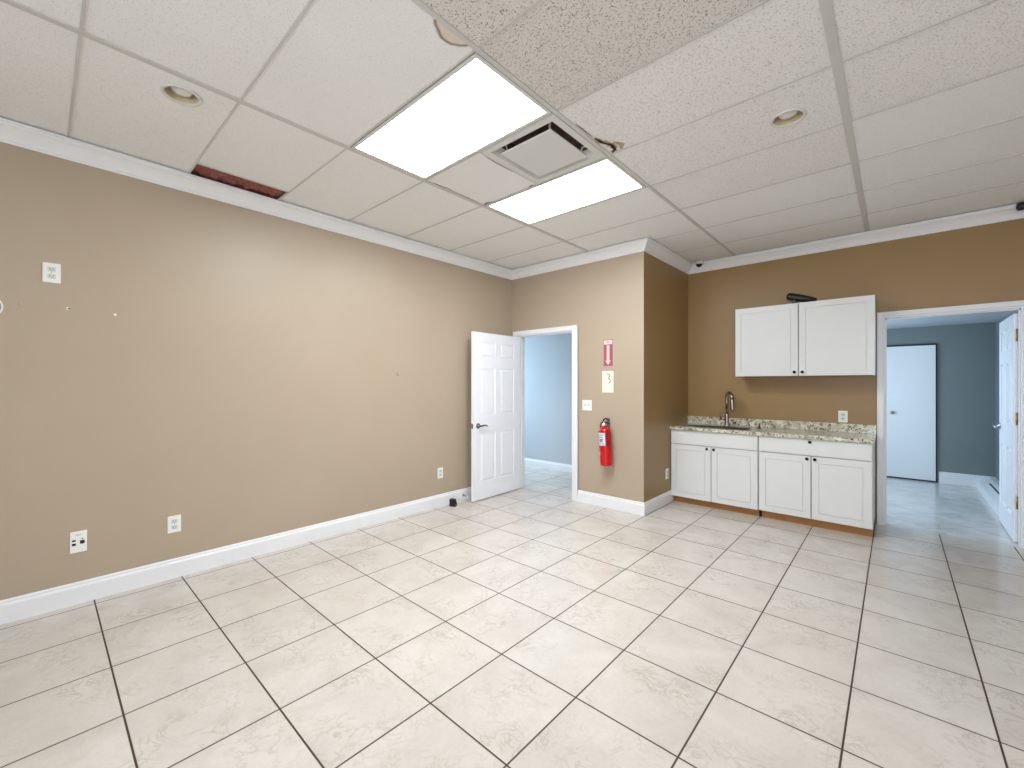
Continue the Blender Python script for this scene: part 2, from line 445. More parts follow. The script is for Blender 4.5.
for i in range(len(XL)-1):
    for j in range(len(YL)-1):
        x0, x1, y0, y1 = XL[i], XL[i+1], YL[j], YL[j+1]
        k = round((y0-0.0322)/0.6088) if j > 0 else -6
        if i == 1 and k in (1, 3): continue                    # two light fittings
        if i == 1 and k == 2: x1 = 1.862                       # the air diffuser fills the other half
        if i == 0 and k == 0: x0 = 0.30                        # tile slid away, void shows
        cb.m(special.get((i, k), 0))
        z = CZ + rnd.uniform(-0.0012, 0.0012)
        hole = [c for c in CANS if x0 < c[0] < x1 and y0 < c[1] < y1]
        if hole: holed_tile(cb, x0+0.001, x1-0.001, y0+0.001, y1-0.001, z+0.004, z+0.02, *hole[0])
        else: cb.box(x0+0.001, x1-0.001, y0+0.001, y1-0.001, z+0.004, z+0.02)
# dark void over the gap with insulation in it
cb.m(3).box(0.0, 0.31, yk(0), yk(1), CZ+0.16, CZ+0.18)
cb.m(4).box(0.001, 0.299, yk(0), yk(1), CZ+0.03, CZ+0.16)
for t in range(110):
    x = rnd.uniform(0.02, 0.28); y = rnd.uniform(yk(0)+0.02, yk(1)-0.02); r = rnd.uniform(0.01, 0.03)
    cb.lathe([(0.001, -r*0.7), (r*0.8, -r*0.35), (r, 0), (r*0.7, r*0.5), (0.001, r*0.7)], 'z', (x, y, CZ+0.028+rnd.uniform(0, 0.01)), n=7, cap=False, smooth=False)
# torn edges of the tile beside the diffuser and of the tile across the grid bar
def blob(cx, cy, r, n, z0, z1, mi, sx=1.0, sy=1.0):
    pts = [(cx+math.cos(2*math.pi*q/n)*r*sx*rnd.uniform(0.6, 1.2), cy+math.sin(2*math.pi*q/n)*r*sy*rnd.uniform(0.6, 1.2)) for q in range(n)]
    cb.m(mi).prism_z(pts, z0, z1)
def torn(pts, w, dark=True):
    # ragged strip of broken tile edge, dark where the core has gone
    for k_, (mi, ww, z0, z1) in enumerate(((5, w, CZ+0.0010, CZ+0.0030), (3, w*0.42, CZ-0.0010, CZ+0.0005))):
        if mi == 3 and not dark: continue
        P_ = [Vector(p) for p in pts]; left = []; right = []
        steps = max(4, int(sum((b-a).length for a, b in zip(P_, P_[1:]))/0.012))
        for q in range(steps+1):
            t = q/steps*(len(P_)-1); i0 = min(int(t), len(P_)-2); p = P_[i0].lerp(P_[i0+1], t-i0)
            d = (P_[i0+1]-P_[i0]).normalized(); nn = Vector((-d.y, d.x)); e_ = math.sin(math.pi*min(max(q/steps, 0.03), 0.97))**0.5
            left.append(p+nn*ww*e_*rnd.uniform(0.25, 1.0)); right.append(p-nn*ww*e_*rnd.uniform(0.25, 1.0))
        m_ = len(left); vs = [(*p, z) for z in (z0, z1) for p in left+right]
        fs = []
        for q in range(m_-1): fs.append((q, q+1, m_+q+1, m_+q)); fs.append((2*m_+q, 3*m_+q, 3*m_+q+1, 2*m_+q+1))
        cb.m(mi).add(vs, fs)
torn([(2.505, 1.62), (2.52, 1.70), (2.55, 1.76), (2.54, 1.82), (2.505, 1.845)], 0.036)
torn([(2.575, 1.74), (2.60, 1.79), (2.57, 1.85)], 0.026, False)
torn([(2.500, 1.42), (2.503, 1.60)], 0.005)
torn([(1.86, 1.862), (1.80, 1.85), (1.755, 1.872)], 0.016)
torn([(1.285, 1.852), (1.33, 1.842), (1.40, 1.868)], 0.018)
torn([(1.70, 1.874), (1.50, 1.876)], 0.004)
torn([(1.284, 1.31), (1.286, 1.42), (1.298, 1.45), (1.284, 1.50)], 0.007)
torn([(1.286, 1.50), (1.284, 1.80)], 0.003)
torn([(1.848, 1.31), (1.842, 1.42), (1.847, 1.60)], 0.006)
torn([(2.44, 1.283), (2.36, 1.279), (2.25, 1.282)], 0.005)
struct('ceiling', cb, [M['ct_fine'], M['ct_mid'], M['ct_coarse'], M['void'], M['insul'], M['torn']])
struct('ceiling', MB().box(-0.12, RX+0.12, SY-0.12, KY+0.12, CZ+0.2, CZ+0.3), M['void'])

g = MB()
for i, (x, hw) in enumerate(zip(XL[1:-1], (0.017, 0.0125, 0.019, 0.015, 0.015))):
    g.box(x-hw, x+hw, SY, KY, CZ-0.003, CZ+0.003)
    g.box(x-0.002, x+0.002, SY, KY, CZ+0.003, CZ+0.035)
for y in YL[1:-1]:
    for i in range(len(XL)-1):
        h0 = 0.017 if i else 0
        g.box(XL[i]+h0, XL[i+1]-0.017, y-0.0055, y+0.0055, CZ-0.0015, CZ+0.003)
g.box(1.85, 1.862, yk(2)+.008, yk(3)-.008, CZ-0.0015, CZ+0.003)
g.box(0.288, 0.306, yk(0)+.008, yk(1)-.008, CZ-0.001, CZ+0.003)
struct('trim_1', g, M['tbar'], 'white metal grid bars of the suspended ceiling')

# ------------------------------------------------------------------ crown moulding and baseboards
def sweep(path, prof, segs=None):
    """path in plan, walls on its left; the profile (d, z) stands d into the room"""
    n = len(path); P = [Vector(p) for p in path]; mb = MB()
    def nrm(a, b): d = (b-a).normalized(); return Vector((d.y, -d.x))
    offs = []
    for i in range(n):
        ns = []
        if i > 0: ns.append(nrm(P[i-1], P[i]))
        if i < n-1: ns.append(nrm(P[i], P[i+1]))
        if len(ns) == 1: offs.append(ns[0])
        else:
            s_ = ns[0]+ns[1]; offs.append(s_/(1+ns[0].dot(ns[1])))
    for i in (segs if segs is not None else range(n-1)):
        m_ = len(prof)
        vs = [(*(P[e]+offs[e]*d), z) for e in (i, i+1) for d, z in prof]
        fs = [(q, (q+1) % m_, (q+1) % m_+m_, q+m_) for q in range(m_)]+[list(range(m_))[::-1], list(range(m_, 2*m_))]
        mb.add(vs, fs)
    return mb
crown_prof = [(0, 2.828), (0.007, 2.828), (0.010, 2.838), (0.018, 2.842), (0.024, 2.856), (0.042, 2.878), (0.064, 2.900), (0.080, 2.910), (0.084, 2.920), (0.094, 2.923), (0.094, 2.9345), (0, 2.9345)]
room = [(0, SY), (0, FY), (AX, FY), (AX, KY), (RX, KY), (RX, SY), (0, SY)]
struct('trim_2', sweep(room, crown_prof), M['crown'], 'white crown moulding along the top of the walls')
base_prof = [(0, 0), (0.016, 0), (0.016, 0.105), (0.013, 0.113), (0.009, 0.118), (0.009, 0.128), (0.005, 0.136), (0, 0.138)]
struct('baseboard_left', sweep([(0, SY), (0, FY), (0.04, FY)], base_prof, [0]), M['trim'])
struct('baseboard_back', sweep([(1.075, FY), (AX, FY), (AX, 4.42)], base_prof, [0]), M['trim'])
struct('baseboard_alcove', sweep([(1.075, FY), (AX, FY), (AX, 4.42)], base_prof, [1]), M['trim'])
struct('baseboard_kitchen', sweep([(4.793, KY), (RX, KY), (RX, SY), (3, SY)], base_prof, [0]), M['trim'])
struct('baseboard_right', sweep([(4.793, KY), (RX, KY), (RX, SY), (0, SY)], base_prof, [1]), M['trim'])
struct('baseboard_rear', sweep([(RX, KY), (RX, SY), (0, SY)], base_prof, [1]), M['trim'])
bp2 = [(d*1.1, z*0.86) for d, z in base_prof]
struct('baseboard_passage', sweep([(-2.5, 4.975), (AX-0.12, 4.975)], bp2), M['trim'])
struct('baseboard_backroom', sweep([(4.36, BY), (BX, BY)], [(d*1.1, z*1.15) for d, z in base_prof]), M['trim'])

# ------------------------------------------------------------------ door casings and jambs
def casing(name, x0, x1, zt, yf, wl, wr, wt, depth=0.018, mat_=None, jamb_d=0.12):
    mb = MB()
    mb.box(x0-wl, x0+0.002, yf-depth, yf, 0, zt+wt, 0.003)
    mb.box(x1-0.002, x1+wr, yf-depth, yf, 0, zt+wt, 0.003)
    mb.box(x0+0.001, x1-0.001, yf-depth, yf, zt, zt+wt, 0.003)
    # outer bead
    mb.box(x0-wl, x0-wl+0.014, yf-depth-0.005, yf-0.002, 0, zt+wt, 0.002)
    mb.box(x1+wr-0.014, x1+wr, yf-depth-0.005, yf-0.002, 0, zt+wt, 0.002)
    mb.box(x0-wl+0.014, x1+wr-0.014, yf-depth-0.005, yf-0.002, zt+wt-0.014, zt+wt, 0.002)
    # jambs, head and stops
    j = 0.014
    mb.box(x0, x0+j, yf+0.0005, yf+jamb_d+0.004, 0, zt); mb.box(x1-j, x1, yf+0.0005, yf+jamb_d+0.004, 0, zt); mb.box(x0+j, x1-j, yf+0.0005, yf+jamb_d+0.004, zt-j, zt)
    mb.box(x0+j, x0+j+0.010, yf+0.05, yf+0.085, 0, zt-j); mb.box(x1-j-0.010, x1-j, yf+0.05, yf+0.085, 0, zt-j); mb.box(x0+j, x1-j, yf+0.05, yf+0.085, zt-j-0.010, zt-j)
    # casing on the far side
    yb = yf+jamb_d+0.001
    mb.box(x0-wl, x0+0.002, yb, yb+depth, 0, zt+wt, 0.003); mb.box(x1-0.002, x1+wr, yb, yb+depth, 0, zt+wt, 0.003); mb.box(x0+0.001, x1-0.001, yb, yb+depth, zt, zt+wt, 0.003)
    return struct(name, mb, mat_ or M['trim'])
casing('trim_3', O1[0], O1[1], O1[2], FY, 0.072, 0.079, 0.056)
casing('trim_4', O2[0], O2[1], O2[2], KY, 0.047, 0.07, 0.045)

# ------------------------------------------------------------------ six-panel doors
def six_panel(w, h, t):
    """hinge edge at x = 0, leaf to x = w, thickness centred on y = 0, panels on both faces"""
    mb = MB(); e = 0.011
    mb.box(0, w, -t/2+e, t/2-e, 0.012, h)
    st = 0.122*w/0.87; ms = 0.092*w/0.87
    zr = [(0.012, 0.222), (0.812, 1.030), (1.605, 1.732), (1.922, h)]
    xs = [(0, st), ((w-ms)/2, (w+ms)/2), (w-st, w)]
    for sgn in (-1, 1):
        ya, yb = sgn*(t/2-e), sgn*t/2
        for x0, x1 in xs: mb.box(x0, x1, ya, yb, 0.012, h)
        for z0, z1 in zr:
            mb.box(xs[0][1], xs[1][0], ya, yb, z0, z1); mb.box(xs[1][1], xs[2][0], ya, yb, z0, z1)
        for x0, x1 in ((xs[0][1], xs[1][0]), (xs[1][1], xs[2][0])):
            for z0, z1 in ((zr[0][1], zr[1][0]), (zr[1][1], zr[2][0]), (zr[2][1], zr[3][0])):
                g_ = 0.010; s_ = 0.034
                a = [(x0+g_, ya, z0+g_), (x1-g_, ya, z0+g_), (x1-g_, ya, z1-g_), (x0+g_, ya, z1-g_)]
                b = [(x0+s_, yb-sgn*0.001, z0+s_), (x1-s_, yb-sgn*0.001, z0+s_), (x1-s_, yb-sgn*0.001, z1-s_), (x0+s_, yb-sgn*0.001, z1-s_)]
                mb.add(a+b, [(4, 5, 6, 7), (0, 1, 5, 4), (1, 2, 6, 5), (2, 3, 7, 6), (3, 0, 4, 7)])
                # ovolo bead round the panel recess
                q = 0.006
                for (bx0, bx1, bz0, bz1) in ((x0, x1, z0, z0+q), (x0, x1, z1-q, z1), (x0, x0+q, z0+q, z1-q), (x1-q, x1, z0+q, z1-q)):
                    mb.box(bx0, bx1, ya, ya+sgn*0.006, bz0, bz1)
    return mb
def lever(parent, x, z, t, dirx, m, sides=(-1, 1)):
    for sgn in sides:
        mb = MB()
        y0 = sgn*t/2
        mb.lathe([(0.033, y0), (0.033, y0+sgn*0.006), (0.026, y0+sgn*0.012), (0.012, y0+sgn*0.014), (0.011, y0+sgn*0.045)], 'y', (x, 0, z), 20)
        mb.tube([(x, y0+sgn*0.042, z), (x+dirx*0.02, y0+sgn*0.048, z+0.001), (x+dirx*0.06, y0+sgn*0.050, z+0.006), (x+dirx*0.095, y0+sgn*0.048, z+0.002), (x+dirx*0.125, y0+sgn*0.044, z-0.010)], [0.012, 0.011, 0.009, 0.008, 0.006], 10)
        mb.build('handle', m, parent)
def hinges(parent, y, m, zs, w=0.034, left=True):
    for z in zs:
        mb = MB()
        mb.box(-0.002, w, y-0.0016, y+0.0016, z-0.048, z+0.048)
        mb.lathe([(0.0065, -0.05), (0.0065, 0.05)], 'z', (-0.002, y, z), 10)
        mb.lathe([(0.001, 0.05), (0.0075, 0.053), (0.005, 0.059), (0.001, 0.061)], 'z', (-0.002, y, z), 10)
        mb.build('hinge', m, parent)
T1 = 0.035
d1 = thing('door_1', 'white six panel door standing open against the tan left wall', None, (0.142, 3.618, 0), R(-88.4), kind='structure')
six_panel(0.874, 2.032, T1).build('door_leaf', M['door'], d1)
lever(d1, 0.795, 0.905, T1, -1, M['nickel'])
# deadlatch plate on the free edge
MB().box(0.8735, 0.8755, -0.012, 0.012, 0.875, 0.935).build('latch_plate', M['nickel'], d1)
hinges(d1, -T1/2, M['brass'], (0.30, 1.05, 1.84))

d2 = thing('door_2', 'white six panel door opened into the slate grey back room', None, (4.697, 5.082, 0), R(90-1.0), kind='structure')
six_panel(0.82, 2.03, T1).build('door_leaf', M['door'], d2)
lever(d2, 0.755, 0.98, T1, -1, M['chrome'])
# hinge leaves on the jamb face
for z in (0.36, 1.10, 1.84):
    mb = MB()
    mb.box(-0.085, -0.016, -0.0105, -0.0078, z-0.052, z+0.052)
    mb.lathe([(0.008, -0.054), (0.008, 0.054)], 'z', (-0.012, -0.002, z), 10)
    mb.build('hinge', M['brass'], d2)
for o_ in list(d2.children):
    if o_.name.startswith('hinge'): o_.location = (0.0, 0.0, 0)

# flat white closet panel in the back room
d3 = thing('door_3', 'flat white panel door on the slate grey wall of the back room', None, (3.62, BY, 0), 0, kind='structure')
MB().box(0.03, 0.708, -0.036, -0.002, 0.022, 1.965, 0.002).build('door_leaf', M['flatdoor'], d3)
MB().box(0.0, 0.03, -0.022, -0.001, 0, 1.99).box(0.708, 0.724, -0.022, -0.001, 0, 1.985).box(0.03, 0.708, -0.022, -0.001, 1.966, 1.99).box(0.03, 0.70, -0.030, -0.001, 0, 0.02).build('door_frame', M['darkframe'], d3)
MB().lathe([(0.012, -0.036), (0.010, -0.05), (0.02, -0.056), (0.022, -0.066), (0.012, -0.072)], 'y', (0.245, 0, 0.98), 14).build('handle', M['nickel'], d3)

# low heater box along the right wall of the back room
bh = thing('baseboard_heater', 'low white heater box with dark slot along back room wall', 'heater', (BX, 5.95, 0))
MB().prism_y([(-0.185, 0.0), (-0.001, 0.0), (-0.001, 0.15), (-0.06, 0.15), (-0.17, 0.10), (-0.185, 0.09)], 0, BY-5.95-0.002).build('housing', M['trim'], bh)
MB().add([(-0.109, 0.06, 0.1265), (-0.099, 0.06, 0.1356), (-0.099, 1.5, 0.1356), (-0.109, 1.5, 0.1265), (-0.109, 0.06, 0.13), (-0.099, 0.06, 0.139), (-0.099, 1.5, 0.139), (-0.109, 1.5, 0.13)], [(0, 1, 2, 3), (4, 5, 6, 7), (0, 1, 5, 4), (1, 2, 6, 5), (2, 3, 7, 6), (3, 0, 4, 7)]).build('vent_slot', M['slot'], bh)

# ------------------------------------------------------------------ ceiling fittings
def troffer(label, x0, x1, y0, y1):
    t = thing('ceiling_light', label, 'ceiling light', ((x0+x1)/2, (y0+y1)/2, CZ), group='rectangular ceiling light panels')
    hx, hy = (x1-x0)/2, (y1-y0)/2; f = 0.022
    mb = MB()
    hx -= 0.004; hy -= 0.004
    mb.box(-hx, hx, -hy, -hy+f, -0.004, 0.012); mb.box(-hx, hx, hy-f, hy, -0.004, 0.012)
    mb.box(-hx, -hx+f, -hy+f, hy-f, -0.004, 0.012); mb.box(hx-f, hx, -hy+f, hy-f, -0.004, 0.012)
    mb.box(-hx, hx, -hy, hy, 0.09, 0.1)
    mb.build('frame', M['lightframe'], t)
    MB().box(-hx-0.003, hx+0.003, -hy-0.003, hy+0.003, 0.013, 0.015).build('housing_edge', M['slot'], t)
    MB().box(-hx+f, hx-f, -hy+f, hy-f, 0.002, 0.006).build('diffuser', M['diffuser'], t)
    return t
g12 = 0.013
troffer('lit rectangular ceiling light panel bordering the tile with the brown water ring', 1.261+0.019, 2.478-0.014, yk(1)+.009, yk(2)-.009)
troffer('lit rectangular ceiling light panel between the air diffuser and the back wall', 1.261+0.019, 2.478-0.014, yk(3)+.009, yk(4)-.009)

ad = thing('air_diffuser', 'square white ceiling air diffuser between the two lit panels', 'air vent', (2.163, (yk(2)+yk(3))/2, CZ))
hx = 0.297; f = 0.045
mb = MB()
mb.box(-hx, hx, -hx, -hx+f, -0.004, 0.004, 0.001).box(-hx, hx, hx-f, hx, -0.004, 0.004, 0.001).box(-hx, -hx+f, -hx+f, hx-f, -0.004, 0.004, 0.001).box(hx-f, hx, -hx+f, hx-f, -0.004, 0.004, 0.001)
a = hx-f
for s0, s1, z0, z1 in ((a, a-0.03, 0.0, 0.05),):
    o0 = [(-s0, -s0, z0), (s0, -s0, z0), (s0, s0, z0), (-s0, s0, z0)]; o1 = [(-s1, -s1, z1), (s1, -s1, z1), (s1, s1, z1), (-s1, s1, z1)]
    mb.add(o0+o1, [(0, 1, 5, 4), (1, 2, 6, 5), (2, 3, 7, 6), (3, 0, 4, 7)])
mb.build('frame', M['lightframe'], ad)
mb = MB().box(-0.225, 0.225, -0.225, 0.225, 0.12, 0.125)
mb.box(-0.225, -0.222, -0.225, 0.225, 0.05, 0.12).box(0.222, 0.225, -0.225, 0.225, 0.05, 0.12).box(-0.225, 0.225, -0.225, -0.222, 0.05, 0.12).box(-0.225, 0.225, 0.222, 0.225, 0.05, 0.12)
mb.build('duct_collar', M['ductdark'], ad)
MB().box(-0.205, 0.205, -0.205, 0.205, -0.012, -0.004, 0.002).build('center_plate', M['lightframe'], ad)
for sx in (-1, 1):
    for sy in (-1, 1):
        MB().tube([(sx*0.17, sy*0.17, -0.004), (sx*0.18, sy*0.18, 0.05), (sx*0.2, sy*0.2, 0.06)], 0.007, 8).build('bracket', M['lightframe'], ad)

def downlight(label, x, y):
    t = thing('recessed_light', label, 'recessed light', (x, y, CZ), group='round recessed ceiling lights')
    MB().lathe([(0.070, 0.004), (0.088, 0.004), (0.090, 0.0), (0.086, -0.005), (0.074, -0.004), (0.070, 0.004)], 'z', n=36, cap=False).build('trim_ring', M['lightframe'], t)
    MB().lathe([(0.0705, 0.0), (0.071, 0.02), (0.068, 0.07), (0.060, 0.10), (0.001, 0.105)], 'z', n=32, cap=False).build('reflector', M['reflector'], t)
    MB().lathe([(0.001, 0.008), (0.022, 0.010), (0.042, 0.018), (0.053, 0.034), (0.046, 0.058), (0.022, 0.085), (0.020, 0.10)], 'z', n=28, cap=False).build('bulb', M['bulb'], t)
    return t
downlight('round recessed light in the tile nearest the left wall', *CANS[0])
downlight('round recessed light in a speckled tile above the kitchen side', *CANS[1])

sc = thing('security_camera', 'small white dome security camera with black eye in alcove corner', 'camera', (2.085, 4.80, 2.938))
MB().lathe([(0.052, -0.001), (0.054, -0.03), (0.046, -0.040), (0.034, -0.042)], 'z', n=28).build('housing', M['domewhite'], sc)
MB().lathe([(0.036, -0.040), (0.035, -0.052), (0.027, -0.066), (0.012, -0.074), (0.001, -0.076)], 'z', n=24, cap=False).build('dome_cover', M['glassdark'], sc)

bc = thing('security_camera', 'dark bullet camera on the crown moulding above the back room doorway', 'camera', (4.80, 4.83, 2.9385))
MB().tube([(-0.14, -0.03, -0.045), (-0.135, -0.03, -0.045), (0.05, 0.0, -0.035), (0.06, 0.0, -0.035)], [0.026, 0.033, 0.033, 0.028], 18).build('housing', M['black'], bc)
MB().tube([(0.0, 0.0, -0.03), (0.01, 0.02, -0.01), (0.01, 0.02, -0.001)], 0.011, 8).build('bracket', M['black'], bc)
MB().lathe([(0.02, 0), (0.02, -0.004), (0.001, -0.006)], 'x', (-0.140, -0.03, -0.045), 16, cap=False).build('lens', M['glassdark'], bc)

# ------------------------------------------------------------------ wall plates (front faces -y, centred on the wall face)
def plate_mesh(w=0.07, h=0.115, t=0.006): return MB().box(-w/2, w/2, -t, 0, -h/2, h/2, 0.0022)
def outlet(label, loc, rz, w=0.07, h=0.115, dark=False):
    t = thing('wall_outlet', label, 'outlet', loc, rz)
    plate_mesh(w, h).build('plate', M['plate'], t)
    for s in (-1, 1):
        mb = MB()
        c = s*0.0215
        mb.box(-0.0175, 0.0175, -0.0085, -0.006, c-0.0145, c+0.0145, 0.001)
        fc = mb.build('socket', M['plateblue'], t)
        MB().box(-0.0087, -0.0058, -0.0089, -0.0083, c-0.003, c+0.007).build('slot', M['slot'], fc)
        MB().box(0.0058, 0.0082, -0.0089, -0.0083, c-0.002, c+0.006).build('slot', M['slot'], fc)
        MB().lathe([(0.0027, -0.0089), (0.0027, -0.0083)], 'y', (0, 0, c-0.0085), 8).build('ground_hole', M['slot'], fc)
    MB().lathe([(0.003, -0.0075), (0.003, -0.006)], 'y', (0, 0, 0), 8).build('screw', M['screw'], t)
    return t
W90 = R(90)
o1 = outlet('white outlet plate high on the left wall near the left edge', (0, -0.645, 2.098), W90, 0.078, 0.122)
dup(o1, (0, -0.039, 0.389), W90, 'white outlet low on the left wall, beside the black-socketed data plate')
dup(o1, (0, 2.395, 0.383), W90, 'white outlet low on the left wall beside the open six panel door')
dup(o1, (AX, 4.246, 0.352), W90, 'white outlet on the alcove side wall, low beside the sink cabinet')
dup(o1, (3.492, KY, 1.066), 0, 'white outlet on the kitchen wall just above the granite backsplash')
dp = thing('data_plate', 'white data plate with dark sockets low on the left wall', 'wall plate', (0, -0.528, 0.395), W90)
plate_mesh(0.078, 0.136).build('plate', M['plate'], dp)
for (x, z, w_, h_) in ((-0.021, 0.010, 0.017, 0.010), (-0.021, -0.014, 0.018, 0.014), (0.017, -0.004, 0.021, 0.022), (0.017, 0.017, 0.008, 0.006)):
    MB().box(x-w_/2, x+w_/2, -0.0075, -0.0055, z-h_/2, z+h_/2).build('socket', M['slot'], dp)
MB().box(-0.014, 0.014, -0.0072, -0.0055, 0.040, 0.050).build('name_strip', M['plateblue'], dp)

sw = thing('light_switch', 'white double light switch plate beside the passage doorway', 'light switch', (1.198, FY, 1.157))
plate_mesh(0.125, 0.122).build('plate', M['plate'], sw)
for s in (-1, 1):
    a_ = MB().box(s*0.023-0.0055, s*0.023+0.0055, -0.0075, -0.0055, -0.0135, 0.0135).build('toggle_slot', M['plateblue'], sw)
    MB().box(s*0.023-0.004, s*0.023+0.004, -0.018, -0.006, -0.001, 0.009, 0.001).build('toggle', M['cardmark'], a_)

rp = thing('cover_ring', 'round white ring plate on left wall at picture edge', 'wall plate', (0, -0.905, 1.86), W90)
MB().lathe([(0.059, 0), (0.059, -0.005), (0.063, -0.009), (0.067, -0.005), (0.067, 0)], 'y', n=40, cap=False).build('ring', M['plate'], rp)
MB().lathe([(0.0595, -0.003), (0.001, -0.003)], 'y', n=40, cap=False).build('disc', M['tan'], rp)

# anchors and patches left in the wall
an = thing('wall_anchor', 'tiny round grey anchor alone mid height on the left wall', 'wall anchor', (0, 1.837, 1.515), W90)
MB().lathe([(0.020, 0), (0.020, -0.002), (0.013, -0.004), (0.006, -0.003)], 'y', n=20).build('collar', M['tan'], an)
MB().lathe([(0.0065, 0.0), (0.0065, -0.005), (0.003, -0.007)], 'y', n=12).build('screw', M['screw'], an)
an2 = thing('wall_anchor', 'pale wall anchor with dark hole below the high outlet', 'wall anchor', (0, -0.571, 1.886), W90)
MB().lathe([(0.011, 0), (0.010, -0.003), (0.005, -0.003), (0.005, -0.001)], 'y', (-0.003, 0, 0), n=14).build('collar', M['card'], an2)
MB().lathe([(0.0055, -0.0015), (0.0055, -0.0035)], 'y', (0.002, 0, 0), n=12).build('hole', M['slot'], an2)
an3 = MB().lathe([(0.008, 0), (0.008, -0.0025), (0.003, -0.004)], 'y', n=12).build('wall_anchor', M['plate'])
an3.location = (0, -0.356, 1.873); an3.rotation_euler = (0, 0, W90); tag(an3, 'tiny white wall anchor right of the anchor with dark hole', 'wall anchor')
an4 = MB().lathe([(0.009, 0), (0.008, -0.0015), (0.003, -0.002)], 'y', n=12).build('wall_anchor', M['torn'])
an4.location = (0, -0.774, 1.884); an4.rotation_euler = (0, 0, W90); tag(an4, 'faint filled screw hole between ring plate and anchor with hole', 'wall anchor')

# ------------------------------------------------------------------ fire extinguisher, sign, card
fx = thing('fire_extinguisher', 'red fire extinguisher hanging on the wall by the passage doorway', 'fire extinguisher', (1.478, FY, 0.50))
fy = -0.088
def tilt(mb): mb.xf = Matrix.Translation((0, fy, 0.45)) @ Matrix.Rotation(R(-3.2), 4, 'Y') @ Matrix.Translation((0, -fy, -0.45)); return mb
tilt(MB()).lathe([(0.060, 0.0), (0.066, 0.006), (0.068, 0.02), (0.068, 0.365), (0.062, 0.395), (0.045, 0.418), (0.026, 0.428), (0.022, 0.44)], 'z', (0, fy, 0), 32).build('cylinder', M['red'], fx)
def arc_patch(mb, r, a0, a1, z0, z1, n=14):
    vs = []; fs = []
    for i in range(n+1):
        a = R(a0+(a1-a0)*i/n); vs += [(r*math.cos(a), fy+r*math.sin(a), z0), (r*math.cos(a), fy+r*math.sin(a), z1)]
    for i in range(n): fs.append((2*i, 2*i+2, 2*i+3, 2*i+1))
    return mb.add(vs, fs, True)
arc_patch(tilt(MB()), 0.0687, 178, 352, 0.205, 0.385).build('label_band', M['labeldark'], fx)
lb = arc_patch(tilt(MB()), 0.0690, 188, 300, 0.225, 0.365).build('label', M['label'], fx)
mb = tilt(MB())
for z, a0, a1 in ((0.335, 215, 285), (0.312, 215, 275), (0.292, 210, 232), (0.276, 210, 232), (0.262, 210, 232), (0.240, 205, 290)):
    arc_patch(mb, 0.0694, a0, a1, z, z+0.007)
arc_patch(mb, 0.0694, 240, 275, 0.262, 0.300)
mb.build('label_print', M['labelgrey'], lb)
arc_patch(tilt(MB()), 0.0690, 205, 232, 0.110, 0.150).build('inspection_tag', M['signwhite'], fx)
tilt(MB()).lathe([(0.020, 0.435), (0.022, 0.445), (0.022, 0.462), (0.016, 0.468), (0.016, 0.49)], 'z', (0, fy, 0), 18).build('valve', M['chrome'], fx)
mb = tilt(MB()); mb.tube([(-0.018, fy, 0.474), (0.02, fy-0.01, 0.478), (0.07, fy-0.03, 0.468), (0.085, fy-0.035, 0.458)], [0.009, 0.009, 0.007, 0.006], 8); mb.build('carry_handle', M['black'], fx)
mb = tilt(MB()); mb.tube([(-0.018, fy, 0.488), (0.0, fy-0.005, 0.512), (0.03, fy-0.015, 0.522), (0.07, fy-0.032, 0.505)], [0.008, 0.009, 0.008, 0.006], 8); mb.build('lever', M['black'], fx)
tilt(MB()).lathe([(0.014, fy-0.020), (0.015, fy-0.028), (0.012, fy-0.030)], 'y', (0.0, 0, 0.455), 16).build('gauge', M['plate'], fx)
tilt(MB()).tube([(-0.015, fy, 0.478), (-0.048, fy+0.012, 0.470), (-0.068, fy+0.03, 0.44), (-0.072, fy+0.036, 0.36), (-0.072, fy+0.036, 0.22), (-0.072, fy+0.036, 0.12)], 0.0075, 10).build('hose', M['black'], fx)
tilt(MB()).tube([(-0.072, fy+0.036, 0.13), (-0.072, fy+0.036, 0.10), (-0.072, fy+0.036, 0.05)], [0.009, 0.011, 0.013], 10).build('nozzle', M['black'], fx)
MB().box(-0.02, 0.02, -0.006, 0, 0.30, 0.52, 0.002).box(-0.012, 0.012, fy+0.01, -0.004, 0.452, 0.462).build('wall_bracket', M['steel'], fx)

sg = thing('fire_sign', 'narrow red and pale sign with down arrow above the extinguisher', 'sign', (1.476, FY, 1.612))
MB().box(-0.056, 0.056, -0.004, 0, 0, 0.30, 0.001).build('panel', M['redplastic'], sg)
MB().box(-0.050, 0.050, -0.0048, -0.004, 0.246, 0.292).build('header', M['signwhite'], sg)
MB().prism_y([(-0.018, 0.236), (0.018, 0.236), (0.018, 0.06), (0.036, 0.06), (0, 0.012), (-0.036, 0.06), (-0.018, 0.06)], -0.0050, -0.004).build('arrow', M['signpink'], sg)
def text(name, body, size, m, parent, loc, rot):
    cu = bpy.data.curves.new(name, 'FONT'); cu.body = body; cu.size = size; cu.extrude = 0.0004
    cu.align_x = 'CENTER'; cu.align_y = 'CENTER'
    tmp = bpy.data.objects.new('t', cu); C.objects.link(tmp)
    bpy.context.view_layer.update()
    me = bpy.data.meshes.new_from_object(tmp.evaluated_get(bpy.context.evaluated_depsgraph_get()))
    bpy.data.objects.remove(tmp)
    me.materials.clear(); me.materials.append(m)
    o = bpy.data.objects.new(name, me); C.objects.link(o); o.parent = parent; o.location = loc; o.rotation_euler = rot
    return o
text('lettering', 'FIRE', 0.036, M['redplastic'], bpy.data.objects[sg.name], (0, -0.0052, 0.269), (R(90), 0, 0))
cd = thing('wall_card', 'cream placard with curved grey mark under the narrow fire sign', 'placard', (1.472, FY, 1.31))
